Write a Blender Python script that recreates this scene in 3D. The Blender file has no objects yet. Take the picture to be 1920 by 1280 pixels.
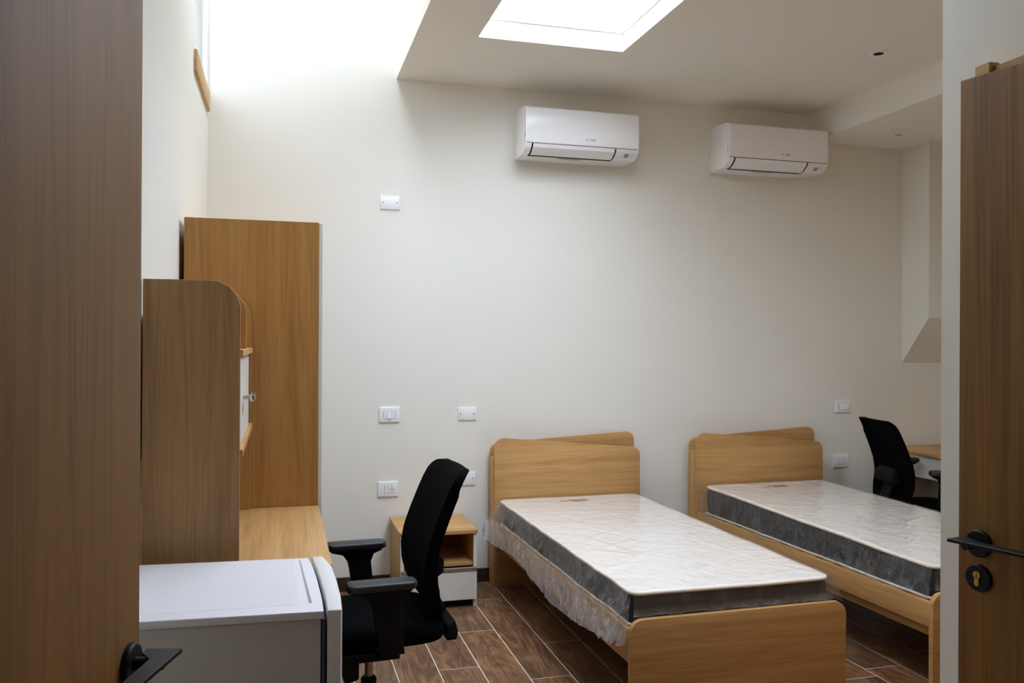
import bpy, bmesh, math, random
from mathutils import Vector, Matrix, noise

random.seed(7)
S = bpy.context.scene
COL = S.collection
PI = math.pi
R = math.radians

# ------------------------------------------------------------------ camera
CAM_H, YAW, PITCH, ROLL, FPX = 1.518, 0.268, 0.0014, 0.0053, 1573.65
cam_d = bpy.data.cameras.new('camera')
cam = bpy.data.objects.new('camera', cam_d)
COL.objects.link(cam)
cam_d.sensor_fit = 'HORIZONTAL'
cam_d.sensor_width = 36.0
cam_d.lens = 36.0 * FPX / 1920.0
cam_d.clip_start = 0.02
_r = Vector((math.cos(YAW), -math.sin(YAW), 0))
_h = Vector((math.sin(YAW), math.cos(YAW), 0))
_f = (_h * math.cos(PITCH) + Vector((0, 0, 1)) * math.sin(PITCH))
_u = _r.cross(_f)
_r2 = _r * math.cos(ROLL) + _u * math.sin(ROLL)
_u2 = _u * math.cos(ROLL) - _r * math.sin(ROLL)
m = Matrix((( _r2.x, _u2.x, -_f.x, 0), (_r2.y, _u2.y, -_f.y, 0), (_r2.z, _u2.z, -_f.z, CAM_H), (0, 0, 0, 1)))
cam.matrix_world = m
S.camera = cam

# ------------------------------------------------------------------ sky, openings, exposure
WORLD_STRENGTH = 9.0
EXPOSURE = 0.76
w = bpy.data.worlds.new('overcast_sky')
S.world = w
w.use_nodes = True
bg = w.node_tree.nodes['Background']
bg.inputs['Color'].default_value = (0.85, 0.945, 1.13, 1)
bg.inputs['Strength'].default_value = WORLD_STRENGTH

def portal(name, loc, rot, sx, sy):
    d = bpy.data.lights.new(name, 'AREA')
    d.shape = 'RECTANGLE'
    d.size, d.size_y = sx, sy
    d.cycles.is_portal = True
    o = bpy.data.objects.new(name, d)
    COL.objects.link(o)
    o.location = loc
    o.rotation_euler = rot
    return o

# skylight over the beds, roof glazing over the light well, high window in the left wall
CZ_ = 3.15
SKY = (1.006, 1.835, 2.00, 4.372)          # x0 x1 y0 y1
WELL = (-0.422, 0.678, 2.30, 5.20)
WELL_TOP = 4.30
WIN = (4.37, 5.19, 2.95, 3.58)             # y0 y1 z0 z1 in the left wall
portal('ceiling_portal', ((SKY[0]+SKY[1])/2, (SKY[2]+SKY[3])/2, CZ_+0.135), (0, 0, 0), SKY[1]-SKY[0], SKY[3]-SKY[2])
ROOF = (0.06, 0.64, 3.70, 5.12)
portal('roof_portal', ((ROOF[0]+ROOF[1])/2, (ROOF[2]+ROOF[3])/2, WELL_TOP+0.08), (0, 0, 0), ROOF[1]-ROOF[0], ROOF[3]-ROOF[2])
portal('window_portal', (-0.55, (WIN[0]+WIN[1])/2, (WIN[2]+WIN[3])/2), (0, R(-90), 0), WIN[3]-WIN[2], WIN[1]-WIN[0])

S.view_settings.view_transform = 'Standard'
S.view_settings.look = 'None'
S.view_settings.gamma = 1.0
S.view_settings.use_curve_mapping = False
S.view_settings.exposure = EXPOSURE
S.cycles.max_bounces = 14
S.cycles.diffuse_bounces = 8
S.cycles.transparent_max_bounces = 24
S.cycles.sample_clamp_indirect = 6.0

# added skylight, out of the frame, put in to brighten the right side
FILL_SKY = (3.00, 3.50, 1.95, 2.95)
portal('ceiling_portal', ((FILL_SKY[0]+FILL_SKY[1])/2, (FILL_SKY[2]+FILL_SKY[3])/2, CZ_+0.135), (0, 0, 0), FILL_SKY[1]-FILL_SKY[0], FILL_SKY[3]-FILL_SKY[2])

# ------------------------------------------------------------------ materials
def schlick(nt, f0=0.04, normal=None):
    """Two-sided reflectance of a thin sheet."""
    lw = nt.nodes.new('ShaderNodeLayerWeight'); lw.inputs['Blend'].default_value = 0.5
    if normal is not None:
        nt.links.new(normal, lw.inputs['Normal'])
    pw = nt.nodes.new('ShaderNodeMath'); pw.operation = 'POWER'; pw.inputs[1].default_value = 5.0
    nt.links.new(lw.outputs['Facing'], pw.inputs[0])
    ma = nt.nodes.new('ShaderNodeMath'); ma.operation = 'MULTIPLY_ADD'
    ma.inputs[1].default_value = 1-f0; ma.inputs[2].default_value = f0
    nt.links.new(pw.outputs[0], ma.inputs[0])
    return ma

def srgb(r, g, b):
    def c(v):
        v /= 255.0
        return v/12.92 if v <= 0.04045 else ((v+0.055)/1.055)**2.4
    return (c(r), c(g), c(b), 1.0)

def new_mat(name):
    mt = bpy.data.materials.new(name)
    mt.use_nodes = True
    nt = mt.node_tree
    return mt, nt, nt.nodes['Principled BSDF']

def N(nt, typ, **kw):
    n = nt.nodes.new(typ)
    for k, v in kw.items():
        if k in n.inputs:
            n.inputs[k].default_value = v
        else:
            setattr(n, k, v)
    return n

def plain(name, col, rough=0.5, metallic=0.0, spec=0.5, bump=0.0, bscale=200.0, var=0.0):
    mt, nt, b = new_mat(name)
    b.inputs['Base Color'].default_value = col
    b.inputs['Roughness'].default_value = rough
    b.inputs['Metallic'].default_value = metallic
    b.inputs['Specular IOR Level'].default_value = spec
    tc = N(nt, 'ShaderNodeTexCoord')
    nz = N(nt, 'ShaderNodeTexNoise', Scale=bscale, Detail=3.0)
    nt.links.new(tc.outputs['Object'], nz.inputs['Vector'])
    if bump:
        bp = N(nt, 'ShaderNodeBump', Strength=bump, Distance=0.002)
        nt.links.new(nz.outputs['Fac'], bp.inputs['Height'])
        nt.links.new(bp.outputs['Normal'], b.inputs['Normal'])
    if var:
        mx = N(nt, 'ShaderNodeMix', data_type='RGBA', blend_type='MIX')
        mx.inputs[6].default_value = tuple(c*(1-var) for c in col[:3]) + (1,)
        mx.inputs[7].default_value = tuple(min(1, c*(1+var)) for c in col[:3]) + (1,)
        nt.links.new(nz.outputs['Fac'], mx.inputs[0])
        nt.links.new(mx.outputs[2], b.inputs['Base Color'])
    return mt

def wood(name, light, mid, dark, axis='Z', rough=0.45, scale=1.0, contrast=1.0, bump=0.08, rings_k=0.16):
    """Veneer with the grain along one axis of the object."""
    mt, nt, b = new_mat(name)
    L = nt.links.new
    tc = N(nt, 'ShaderNodeTexCoord')
    oi = N(nt, 'ShaderNodeObjectInfo')
    add = N(nt, 'ShaderNodeVectorMath', operation='ADD')
    mul = N(nt, 'ShaderNodeVectorMath', operation='SCALE')
    mul.inputs['Scale'].default_value = 7.3
    cmb = N(nt, 'ShaderNodeCombineXYZ')
    for i in range(3):
        L(oi.outputs['Random'], cmb.inputs[i])
    L(cmb.outputs[0], mul.inputs[0])
    L(tc.outputs['Object'], add.inputs[0]); L(mul.outputs[0], add.inputs[1])
    def mapped(along, across):
        mp = N(nt, 'ShaderNodeMapping')
        s = [across*scale]*3
        s['XYZ'.index(axis)] = along*scale
        mp.inputs['Scale'].default_value = s
        L(add.outputs[0], mp.inputs['Vector'])
        return mp
    broad = N(nt, 'ShaderNodeTexNoise', Scale=1.0, Detail=4.0, Roughness=0.55, Distortion=0.8)
    L(mapped(0.5, 16).outputs[0], broad.inputs['Vector'])
    rings = N(nt, 'ShaderNodeTexNoise', Scale=1.0, Detail=2.0, Roughness=0.5, Distortion=0.9)
    L(mapped(0.55, 9).outputs[0], rings.inputs['Vector'])
    mr = N(nt, 'ShaderNodeMath', operation='MULTIPLY'); mr.inputs[1].default_value = 16.0
    L(rings.outputs['Fac'], mr.inputs[0])
    fr = N(nt, 'ShaderNodeMath', operation='PINGPONG'); fr.inputs[1].default_value = 1.0
    L(mr.outputs[0], fr.inputs[0])
    fine = N(nt, 'ShaderNodeTexNoise', Scale=1.0, Detail=3.0, Roughness=0.65)
    L(mapped(2.5, 300).outputs[0], fine.inputs['Vector'])
    m1 = N(nt, 'ShaderNodeMath', operation='MULTIPLY'); m1.inputs[1].default_value = rings_k*contrast
    L(fr.outputs[0], m1.inputs[0])
    m2 = N(nt, 'ShaderNodeMath', operation='MULTIPLY_ADD'); m2.inputs[1].default_value = 0.75*contrast
    L(broad.outputs['Fac'], m2.inputs[0]); L(m1.outputs[0], m2.inputs[2])
    m3 = N(nt, 'ShaderNodeMath', operation='MULTIPLY_ADD'); m3.inputs[1].default_value = 0.70*contrast
    L(fine.outputs['Fac'], m3.inputs[0]); L(m2.outputs[0], m3.inputs[2])
    sub = N(nt, 'ShaderNodeMath', operation='SUBTRACT'); sub.inputs[1].default_value = (0.725+rings_k/2)*contrast-0.5
    L(m3.outputs[0], sub.inputs[0])
    rp = N(nt, 'ShaderNodeValToRGB')
    e = rp.color_ramp.elements
    e[0].position = 0.15; e[0].color = dark
    e[1].position = 0.85; e[1].color = light
    k = e.new(0.5); k.color = mid
    L(sub.outputs[0], rp.inputs['Fac'])
    L(rp.outputs['Color'], b.inputs['Base Color'])
    b.inputs['Roughness'].default_value = rough
    b.inputs['Specular IOR Level'].default_value = 0.35
    bp = N(nt, 'ShaderNodeBump', Strength=bump, Distance=0.0015)
    L(fine.outputs['Fac'], bp.inputs['Height'])
    L(bp.outputs['Normal'], b.inputs['Normal'])
    return mt

OAK_L, OAK_M, OAK_D = srgb(206, 166, 112), srgb(190, 147, 92), srgb(160, 116, 66)
oakX = wood('oak_veneer_x', OAK_L, OAK_M, OAK_D, 'X')
oakY = wood('oak_veneer_y', OAK_L, OAK_M, OAK_D, 'Y')
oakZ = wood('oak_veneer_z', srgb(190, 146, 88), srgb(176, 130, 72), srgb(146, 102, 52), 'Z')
oakEdge = wood('oak_edge_band', srgb(214, 172, 112), srgb(202, 156, 94), srgb(182, 134, 76), 'Z', contrast=0.4)
doorwood = wood('door_veneer', srgb(154, 112, 54), srgb(136, 95, 42), srgb(98, 66, 26), 'Z', rough=0.6, contrast=0.85, rings_k=0.22)
rawwood = wood('raw_timber', srgb(214, 188, 150), srgb(198, 166, 122), srgb(160, 122, 78), 'Y', rough=0.7)
wall_mat = plain('wall_paint', srgb(228, 226, 217), 0.85, spec=0.2, bump=0.05, bscale=260)
ceil_mat = plain('ceiling_paint', srgb(232, 228, 219), 0.9, spec=0.15, bump=0.03, bscale=300)
dark_mat = plain('dark_void', (0.004, 0.004, 0.004, 1), 0.9)
black_pl = plain('black_plastic', srgb(6, 6, 7), 0.6, spec=0.25, bump=0.06, bscale=900)
arm_pl = plain('armrest_plastic', srgb(30, 31, 36), 0.45, spec=0.5, bump=0.12, bscale=1200)
black_fab = plain('black_mesh_fabric', srgb(7, 7, 8), 0.95, spec=0.05, bump=0.3, bscale=700)
black_met = plain('black_painted_metal', srgb(14, 14, 16), 0.45, spec=0.3, bump=0.03, bscale=600)
steel = plain('brushed_steel', srgb(170, 170, 172), 0.3, 1.0, bump=0.02, bscale=400)
chrome = plain('satin_chrome', srgb(205, 207, 210), 0.22, 1.0, bump=0.01, bscale=400)
brass = plain('brass', srgb(200, 165, 80), 0.35, 1.0, bump=0.02, bscale=400)
white_pl = plain('white_gloss_plastic', srgb(238, 238, 238), 0.18, spec=0.5, bump=0.01, bscale=300)
white_mt = plain('white_satin_plastic', srgb(236, 236, 236), 0.4, spec=0.4, bump=0.02, bscale=600)
gap_mat = plain('dark_gap', srgb(14, 14, 15), 0.8)
grey_lcd = plain('grey_display', srgb(150, 152, 152), 0.3)
logo_mat = plain('dark_print', srgb(70, 72, 74), 0.5)
lacquer = plain('light_grey_lacquer', srgb(222, 219, 210), 0.4, spec=0.4, bump=0.03, bscale=500)
handle_str = plain('taupe_strip', srgb(138, 128, 116), 0.4, 0.4)
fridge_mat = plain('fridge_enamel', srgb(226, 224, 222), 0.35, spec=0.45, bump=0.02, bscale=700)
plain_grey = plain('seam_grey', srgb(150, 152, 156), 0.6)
fridge_shaded = plain('fridge_enamel_shaded', srgb(196, 193, 184), 0.4, spec=0.4, bump=0.02, bscale=700)  # white enamel greyed: the body's shade is put into the colour
gasket = plain('fridge_gasket', srgb(90, 100, 122), 0.5)
frame_mat = plain('window_frame_white', srgb(240, 240, 240), 0.4)
base_mat = wood('baseboard_tile', srgb(74, 52, 38), srgb(60, 42, 31), srgb(44, 30, 22), 'X', rough=0.4)
mat_white = plain('mattress_ticking', srgb(238, 231, 222), 0.8, spec=0.2, bump=0.15, bscale=60, var=0.01)
mat_pipe = plain('mattress_piping', srgb(232, 220, 204), 0.7, spec=0.2, bump=0.2, bscale=300)
mat_grey = plain('mattress_side_fabric', srgb(52, 56, 58), 0.85, spec=0.2, bump=0.4, bscale=500, var=0.15)
print_red = plain('print_red', srgb(190, 100, 84), 0.7)
print_brown = plain('print_brown', srgb(170, 140, 126), 0.7)

def fridge_top_mat():
    mt, nt, b = new_mat('fridge_top_enamel')
    b.inputs['Base Color'].default_value = srgb(228, 226, 230)
    b.inputs['Roughness'].default_value = 0.38
    tc = N(nt, 'ShaderNodeTexCoord')
    vo = N(nt, 'ShaderNodeTexVoronoi', Scale=160.0); vo.inputs['Randomness'].default_value = 0.25
    nt.links.new(tc.outputs['Object'], vo.inputs['Vector'])
    bp = N(nt, 'ShaderNodeBump', Strength=0.35, Distance=0.0012)
    nt.links.new(vo.outputs['Distance'], bp.inputs['Height'])
    nt.links.new(bp.outputs['Normal'], b.inputs['Normal'])
    return mt
fridge_top = fridge_top_mat()

def glass_mat(name='window_glass', tint=0.97):
    mt, nt, b = new_mat(name)
    nt.nodes.remove(b)
    out = nt.nodes['Material Output']
    tr = N(nt, 'ShaderNodeBsdfTransparent'); tr.inputs[0].default_value = (tint*0.99, tint, tint, 1)
    gl = N(nt, 'ShaderNodeBsdfGlossy', Roughness=0.02)
    fr = schlick(nt)
    mx = N(nt, 'ShaderNodeMixShader')
    nt.links.new(fr.outputs[0], mx.inputs[0]); nt.links.new(tr.outputs[0], mx.inputs[1]); nt.links.new(gl.outputs[0], mx.inputs[2])
    nt.links.new(mx.outputs[0], out.inputs[0])
    return mt
glass = glass_mat()
glass_dimmed = glass_mat('dimmed_window_glass', 0.50)  # tint added to weaken the daylight from the high window

def plastic_film(name, haze, wr, haze_low=None, streak=0.0, z_hi=0.440, z_lo=0.385):
    mt, nt, b = new_mat(name)
    nt.nodes.remove(b)
    L = nt.links.new
    out = nt.nodes['Material Output']
    tc = N(nt, 'ShaderNodeTexCoord')
    nz = N(nt, 'ShaderNodeTexNoise', Scale=9.0, Detail=5.0, Roughness=0.6, Distortion=2.2)
    L(tc.outputs['Object'], nz.inputs['Vector'])
    n2 = N(nt, 'ShaderNodeTexNoise', Scale=3.0, Detail=3.0, Roughness=0.5, Distortion=3.0)
    L(tc.outputs['Object'], n2.inputs['Vector'])
    # creases: sharp ridges where the noise crosses its middle value
    def ridge(src, k):
        a = N(nt, 'ShaderNodeMath', operation='SUBTRACT'); a.inputs[1].default_value = 0.5
        L(src.outputs['Fac'], a.inputs[0])
        ab = N(nt, 'ShaderNodeMath', operation='ABSOLUTE'); L(a.outputs[0], ab.inputs[0])
        mu = N(nt, 'ShaderNodeMath', operation='MULTIPLY'); mu.inputs[1].default_value = k; L(ab.outputs[0], mu.inputs[0])
        mn = N(nt, 'ShaderNodeMath', operation='MINIMUM'); mn.inputs[1].default_value = 1.0; L(mu.outputs[0], mn.inputs[0])
        return mn
    r1, r2 = ridge(nz, 9.0), ridge(n2, 14.0)
    sm = N(nt, 'ShaderNodeMath', operation='ADD'); L(r1.outputs[0], sm.inputs[0]); L(r2.outputs[0], sm.inputs[1])
    bp = N(nt, 'ShaderNodeBump', Strength=wr, Distance=0.006)
    L(sm.outputs[0], bp.inputs['Height'])
    tr = N(nt, 'ShaderNodeBsdfTransparent'); tr.inputs[0].default_value = (0.97, 0.97, 0.97, 1)
    df = N(nt, 'ShaderNodeBsdfDiffuse'); df.inputs[0].default_value = (0.85, 0.85, 0.86, 1)
    tl = N(nt, 'ShaderNodeBsdfTranslucent'); tl.inputs[0].default_value = (0.85, 0.85, 0.86, 1)
    L(bp.outputs[0], df.inputs['Normal'])
    hz = N(nt, 'ShaderNodeMixShader'); hz.inputs[0].default_value = 0.5
    L(df.outputs[0], hz.inputs[1]); L(tl.outputs[0], hz.inputs[2])
    m1 = N(nt, 'ShaderNodeMixShader'); m1.inputs[0].default_value = haze
    L(tr.outputs[0], m1.inputs[1]); L(hz.outputs[0], m1.inputs[2])
    src = None
    if haze_low is not None:
        # doubled, crumpled film where it hangs below the mattress
        sx = N(nt, 'ShaderNodeSeparateXYZ'); L(tc.outputs['Object'], sx.inputs[0])
        mr = N(nt, 'ShaderNodeMapRange'); L(sx.outputs['Z'], mr.inputs['Value'])
        mr.inputs['From Min'].default_value = z_hi; mr.inputs['From Max'].default_value = z_lo
        mr.inputs['To Min'].default_value = haze; mr.inputs['To Max'].default_value = haze_low
        src = mr.outputs[0]
    if streak:
        mp = N(nt, 'ShaderNodeMapping'); mp.inputs['Scale'].default_value = (13, 9, 2.6); mp.inputs['Rotation'].default_value = (0.5, 0.0, 0)
        L(tc.outputs['Object'], mp.inputs['Vector'])
        n3 = N(nt, 'ShaderNodeTexNoise', Scale=1.0, Detail=3.0, Roughness=0.55, Distortion=0.9); L(mp.outputs[0], n3.inputs['Vector'])
        rd = ridge(n3, 22.0)
        iv = N(nt, 'ShaderNodeMath', operation='SUBTRACT'); iv.inputs[0].default_value = 1.0; L(rd.outputs[0], iv.inputs[1])
        st = N(nt, 'ShaderNodeMath', operation='MULTIPLY_ADD'); st.inputs[1].default_value = streak
        L(iv.outputs[0], st.inputs[0])
        if src is not None: L(src, st.inputs[2])
        else: st.inputs[2].default_value = haze
        src = st.outputs[0]
    if src is not None:
        L(src, m1.inputs[0])
    gl = N(nt, 'ShaderNodeBsdfGlossy', Roughness=0.12); gl.inputs[0].default_value = (1, 1, 1, 1)
    L(bp.outputs[0], gl.inputs['Normal'])
    fr = schlick(nt, 0.06, bp.outputs[0])
    m2 = N(nt, 'ShaderNodeMixShader')
    L(fr.outputs[0], m2.inputs[0]); L(m1.outputs[0], m2.inputs[1]); L(gl.outputs[0], m2.inputs[2])
    L(m2.outputs[0], out.inputs[0])
    return mt
film = plastic_film('clear_plastic_film', 0.05, 0.12)
film_loose = plastic_film('loose_plastic_film', 0.07, 0.45, 0.38, 0.24)
film_foot = plastic_film('foot_plastic_film', 0.03, 0.35, 0.34, 0.07, 0.480, 0.448)
film_side = plastic_film('side_plastic_film', 0.05, 0.45, 0.18, 0.14)

def floor_material():
    mt, nt, b = new_mat('wood_look_tile')
    L = nt.links.new
    tc = N(nt, 'ShaderNodeTexCoord')
    ge = N(nt, 'ShaderNodeNewGeometry')
    cm = N(nt, 'ShaderNodeCombineXYZ')
    ml = N(nt, 'ShaderNodeMath', operation='MULTIPLY'); ml.inputs[1].default_value = 37.0
    L(ge.outputs['Random Per Island'], ml.inputs[0])
    for i in range(3):
        L(ml.outputs[0], cm.inputs[i])
    ad = N(nt, 'ShaderNodeVectorMath', operation='ADD')
    L(tc.outputs['Object'], ad.inputs[0]); L(cm.outputs[0], ad.inputs[1])
    def nz(sx, sy, det, dist):
        mp = N(nt, 'ShaderNodeMapping'); mp.inputs['Scale'].default_value = (sx, sy, 1)
        L(ad.outputs[0], mp.inputs['Vector'])
        n = N(nt, 'ShaderNodeTexNoise', Scale=1.0, Detail=det, Roughness=0.6, Distortion=dist)
        L(mp.outputs[0], n.inputs['Vector'])
        return n
    a, c, d = nz(9, 1.3, 3, 1.2), nz(150, 6, 3, 0.2), nz(5, 2.5, 4, 0.4)
    rg = N(nt, 'ShaderNodeMath', operation='MULTIPLY'); rg.inputs[1].default_value = 14.0
    L(a.outputs['Fac'], rg.inputs[0])
    pp = N(nt, 'ShaderNodeMath', operation='PINGPONG'); pp.inputs[1].default_value = 1.0
    L(rg.outputs[0], pp.inputs[0])
    s1 = N(nt, 'ShaderNodeMath', operation='MULTIPLY'); s1.inputs[1].default_value = 0.3; L(pp.outputs[0], s1.inputs[0])
    s2 = N(nt, 'ShaderNodeMath', operation='MULTIPLY_ADD'); s2.inputs[1].default_value = 0.45
    L(c.outputs['Fac'], s2.inputs[0]); L(s1.outputs[0], s2.inputs[2])
    s3 = N(nt, 'ShaderNodeMath', operation='MULTIPLY_ADD'); s3.inputs[1].default_value = 0.7
    L(d.outputs['Fac'], s3.inputs[0]); L(s2.outputs[0], s3.inputs[2])
    rp = N(nt, 'ShaderNodeValToRGB'); e = rp.color_ramp.elements
    e[0].position = 0.42; e[0].color = srgb(78, 54, 38)
    e[1].position = 1.05; e[1].color = srgb(160, 122, 86)
    k = e.new(0.72); k.color = srgb(122, 88, 60)
    L(s3.outputs[0], rp.inputs['Fac'])
    tint = N(nt, 'ShaderNodeValToRGB'); t = tint.color_ramp.elements
    t[0].position = 0.0; t[0].color = (0.72, 0.70, 0.72, 1)
    t[1].position = 1.0; t[1].color = (1.20, 1.08, 0.80, 1)
    k2 = t.new(0.7); k2.color = (1.0, 0.96, 0.92, 1)
    L(ge.outputs['Random Per Island'], tint.inputs['Fac'])
    mx = N(nt, 'ShaderNodeMix', data_type='RGBA', blend_type='MULTIPLY'); mx.inputs[0].default_value = 1.0
    L(rp.outputs[0], mx.inputs[6]); L(tint.outputs[0], mx.inputs[7])
    L(mx.outputs[2], b.inputs['Base Color'])
    b.inputs['Roughness'].default_value = 0.38
    b.inputs['Specular IOR Level'].default_value = 0.45
    bp = N(nt, 'ShaderNodeBump', Strength=0.12, Distance=0.001)
    L(c.outputs['Fac'], bp.inputs['Height']); L(bp.outputs[0], b.inputs['Normal'])
    return mt
floor_mat = floor_material()
grout_mat = plain('light_grout', srgb(226, 218, 208), 0.85)

# ------------------------------------------------------------------ mesh helpers
def BM():
    return bmesh.new()

def box(bm, x0, x1, y0, y1, z0, z1, bev=0.0, seg=2):
    t = bmesh.new()
    bmesh.ops.create_cube(t, size=1.0)
    for v in t.verts:
        v.co = Vector(((x0+x1)/2 + v.co.x*(x1-x0), (y0+y1)/2 + v.co.y*(y1-y0), (z0+z1)/2 + v.co.z*(z1-z0)))
    if bev:
        bmesh.ops.bevel(t, geom=t.edges[:], offset=bev, segments=seg, affect='EDGES', profile=0.5)
    merge(bm, t)

def merge(bm, t):
    me = bpy.data.meshes.new('tmp')
    t.to_mesh(me); t.free()
    bm.from_mesh(me)
    bpy.data.meshes.remove(me)

def to3(axis, a, b, c):
    """2D outline (a,b) extruded to c along an axis: X -> (c,a,b); Y -> (a,c,b); Z -> (a,b,c)."""
    return {'X': Vector((c, a, b)), 'Y': Vector((a, c, b)), 'Z': Vector((a, b, c))}[axis]

def prism(bm, pts, axis, c0, c1, bev=0.0, seg=2):
    t = bmesh.new()
    lo = [t.verts.new(to3(axis, a, b, c0)) for a, b in pts]
    hi = [t.verts.new(to3(axis, a, b, c1)) for a, b in pts]
    n = len(pts)
    t.faces.new(lo[::-1]); t.faces.new(hi)
    for i in range(n):
        t.faces.new((lo[i], lo[(i+1) % n], hi[(i+1) % n], hi[i]))
    bmesh.ops.recalc_face_normals(t, faces=t.faces[:])
    if bev:
        es = [e for e in t.edges if (e.verts[0] in lo) == (e.verts[1] in lo)]
        bmesh.ops.bevel(t, geom=es, offset=bev, segments=seg, affect='EDGES', profile=0.5)
    merge(bm, t)

def rounded(pts, rads, seg=8):
    """Round the corners of a polygon."""
    out = []
    n = len(pts)
    for i in range(n):
        p = Vector(pts[i]); r = rads[i] if not isinstance(rads, (int, float)) else rads
        if r <= 0:
            out.append((p.x, p.y)); continue
        a = (Vector(pts[i-1]) - p).normalized(); b = (Vector(pts[(i+1) % n]) - p).normalized()
        ang = a.angle(b)
        d = r / math.tan(ang/2)
        p0, p1 = p + a*d, p + b*d
        c = p + (a+b).normalized() * (r/math.sin(ang/2))
        v0, v1 = p0-c, p1-c
        tot = v0.angle(v1)
        for k in range(seg+1):
            t = k/seg
            v = (v0*math.sin((1-t)*tot) + v1*math.sin(t*tot)) / math.sin(tot)
            q = c + v
            out.append((q.x, q.y))
    return out

def tube(bm, p0, p1, r0, r1=None, seg=20, caps=True):
    r1 = r0 if r1 is None else r1
    p0, p1 = Vector(p0), Vector(p1)
    d = (p1-p0)
    q = d.to_track_quat('Z', 'Y').to_matrix().to_4x4()
    q.translation = (p0+p1)/2
    bmesh.ops.create_cone(bm, cap_ends=caps, segments=seg, radius1=r0, radius2=r1, depth=d.length, matrix=q)

def lathe(bm, prof, centre=(0, 0, 0), axis='Z', seg=32):
    """Revolve (radius, height) pairs."""
    c = Vector(centre)
    rings = []
    for r, h in prof:
        ring = []
        for k in range(seg):
            a = 2*PI*k/seg
            p = {'Z': Vector((r*math.cos(a), r*math.sin(a), h)), 'X': Vector((h, r*math.cos(a), r*math.sin(a))),
                 'Y': Vector((r*math.cos(a), h, r*math.sin(a)))}[axis]
            ring.append(bm.verts.new(c+p))
        rings.append(ring)
    for i in range(len(rings)-1):
        for k in range(seg):
            bm.faces.new((rings[i][k], rings[i][(k+1) % seg], rings[i+1][(k+1) % seg], rings[i+1][k]))
    bm.faces.new(rings[0][::-1]); bm.faces.new(rings[-1])

def sweep(bm, path, radius, seg=10, closed=False):
    path = [Vector(p) for p in path]
    rings = []
    n = len(path)
    for i, p in enumerate(path):
        if closed:
            d = path[(i+1) % n] - path[i-1]
        else:
            d = path[min(i+1, n-1)] - path[max(i-1, 0)]
        q = d.to_track_quat('Z', 'Y')
        rings.append([bm.verts.new(p + q @ Vector((radius*math.cos(2*PI*k/seg), radius*math.sin(2*PI*k/seg), 0))) for k in range(seg)])
    m_ = n if closed else n-1
    for i in range(m_):
        a, b = rings[i], rings[(i+1) % n]
        best = min(range(seg), key=lambda s: (a[0].co-b[s].co).length)
        for k in range(seg):
            bm.faces.new((a[k], a[(k+1) % seg], b[(k+1+best) % seg], b[(k+best) % seg]))
    if not closed:
        bm.faces.new(rings[0][::-1]); bm.faces.new(rings[-1])

def make(name, bm, mat, smooth=32):
    bmesh.ops.recalc_face_normals(bm, faces=bm.faces[:])
    me = bpy.data.meshes.new(name)
    bm.to_mesh(me); bm.free()
    for mt in (mat if isinstance(mat, (list, tuple)) else [mat]):
        me.materials.append(mt)
    if smooth:
        for p in me.polygons:
            p.use_smooth = True
        me.set_sharp_from_angle(angle=R(smooth))
    o = bpy.data.objects.new(name, me)
    COL.objects.link(o)
    return o

def part(name, bm, mat, parent, label=None, smooth=32):
    o = make(name, bm, mat, smooth)
    o.parent = parent
    if label:
        o['label'] = label
    return o

def tag(o, label, cat, group=None):
    o['label'] = label; o['category'] = cat
    if group:
        o['group'] = group
    return o

def thing(name, label, cat, loc=(0, 0, 0), rz=0.0, group=None):
    o = bpy.data.objects.new(name, None)
    o.empty_display_size = 0.1
    COL.objects.link(o)
    o.location = loc; o.rotation_euler = (0, 0, rz)
    return tag(o, label, cat, group)

def struct(name, bm, mat, parent=None, smooth=0):
    o = make(name, bm, mat, smooth)
    o['kind'] = 'structure'
    if parent:
        o.parent = parent
    return o

def dup(root, loc, rz, label):
    r = root.copy(); COL.objects.link(r)
    r.location = loc; r.rotation_euler = (0, 0, rz); r['label'] = label
    for ch in list(root.children):
        c = ch.copy(); COL.objects.link(c); c.parent = r
        for g in list(ch.children):
            d = g.copy(); COL.objects.link(d); d.parent = c
    return r

# ------------------------------------------------------------------ the room
BACK = 5.20          # back wall
CZ = 3.15            # ceiling
LX = -0.422          # left wall
RX = 4.82            # right wall
NX = 1.60            # wall beside the entrance (runs along Y)
NY = 1.749           # its far end

# floor: grout bed with one raised island per plank
def build_floor():
    bm = BM()
    box(bm, -1.7, 5.0, -2.3, 5.4, -0.12, -0.0006)
    for f in bm.faces:
        f.material_index = 1
    W, g, Lp = 0.1932, 0.0040, 1.2
    known = {3: 4.306, 4: 4.830, 12: 3.350}
    for i in range(-11, 25):
        x0 = 0.322 + (i-0)*W + g/2 - 0.0
        x1 = x0 + W - g
        j = known.get(i, 4.306 + ((i-3)*0.47) % Lp)
        y = j - 7*Lp
        while y < 5.4:
            a, b = max(y+g/2, -2.3), min(y+Lp-g/2, 5.4)
            if b > a + 0.01:
                vs = [bm.verts.new((x0, a, 0)), bm.verts.new((x1, a, 0)), bm.verts.new((x1, b, 0)), bm.verts.new((x0, b, 0))]
                bm.faces.new(vs)
            y += Lp
    return struct('floor', bm, [floor_mat, grout_mat])
build_floor()

T = 0.14
# back wall
bm = BM(); box(bm, -1.7, 5.0, BACK, BACK+T, 0, WELL_TOP+0.2); struct('wall_back', bm, wall_mat)
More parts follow.
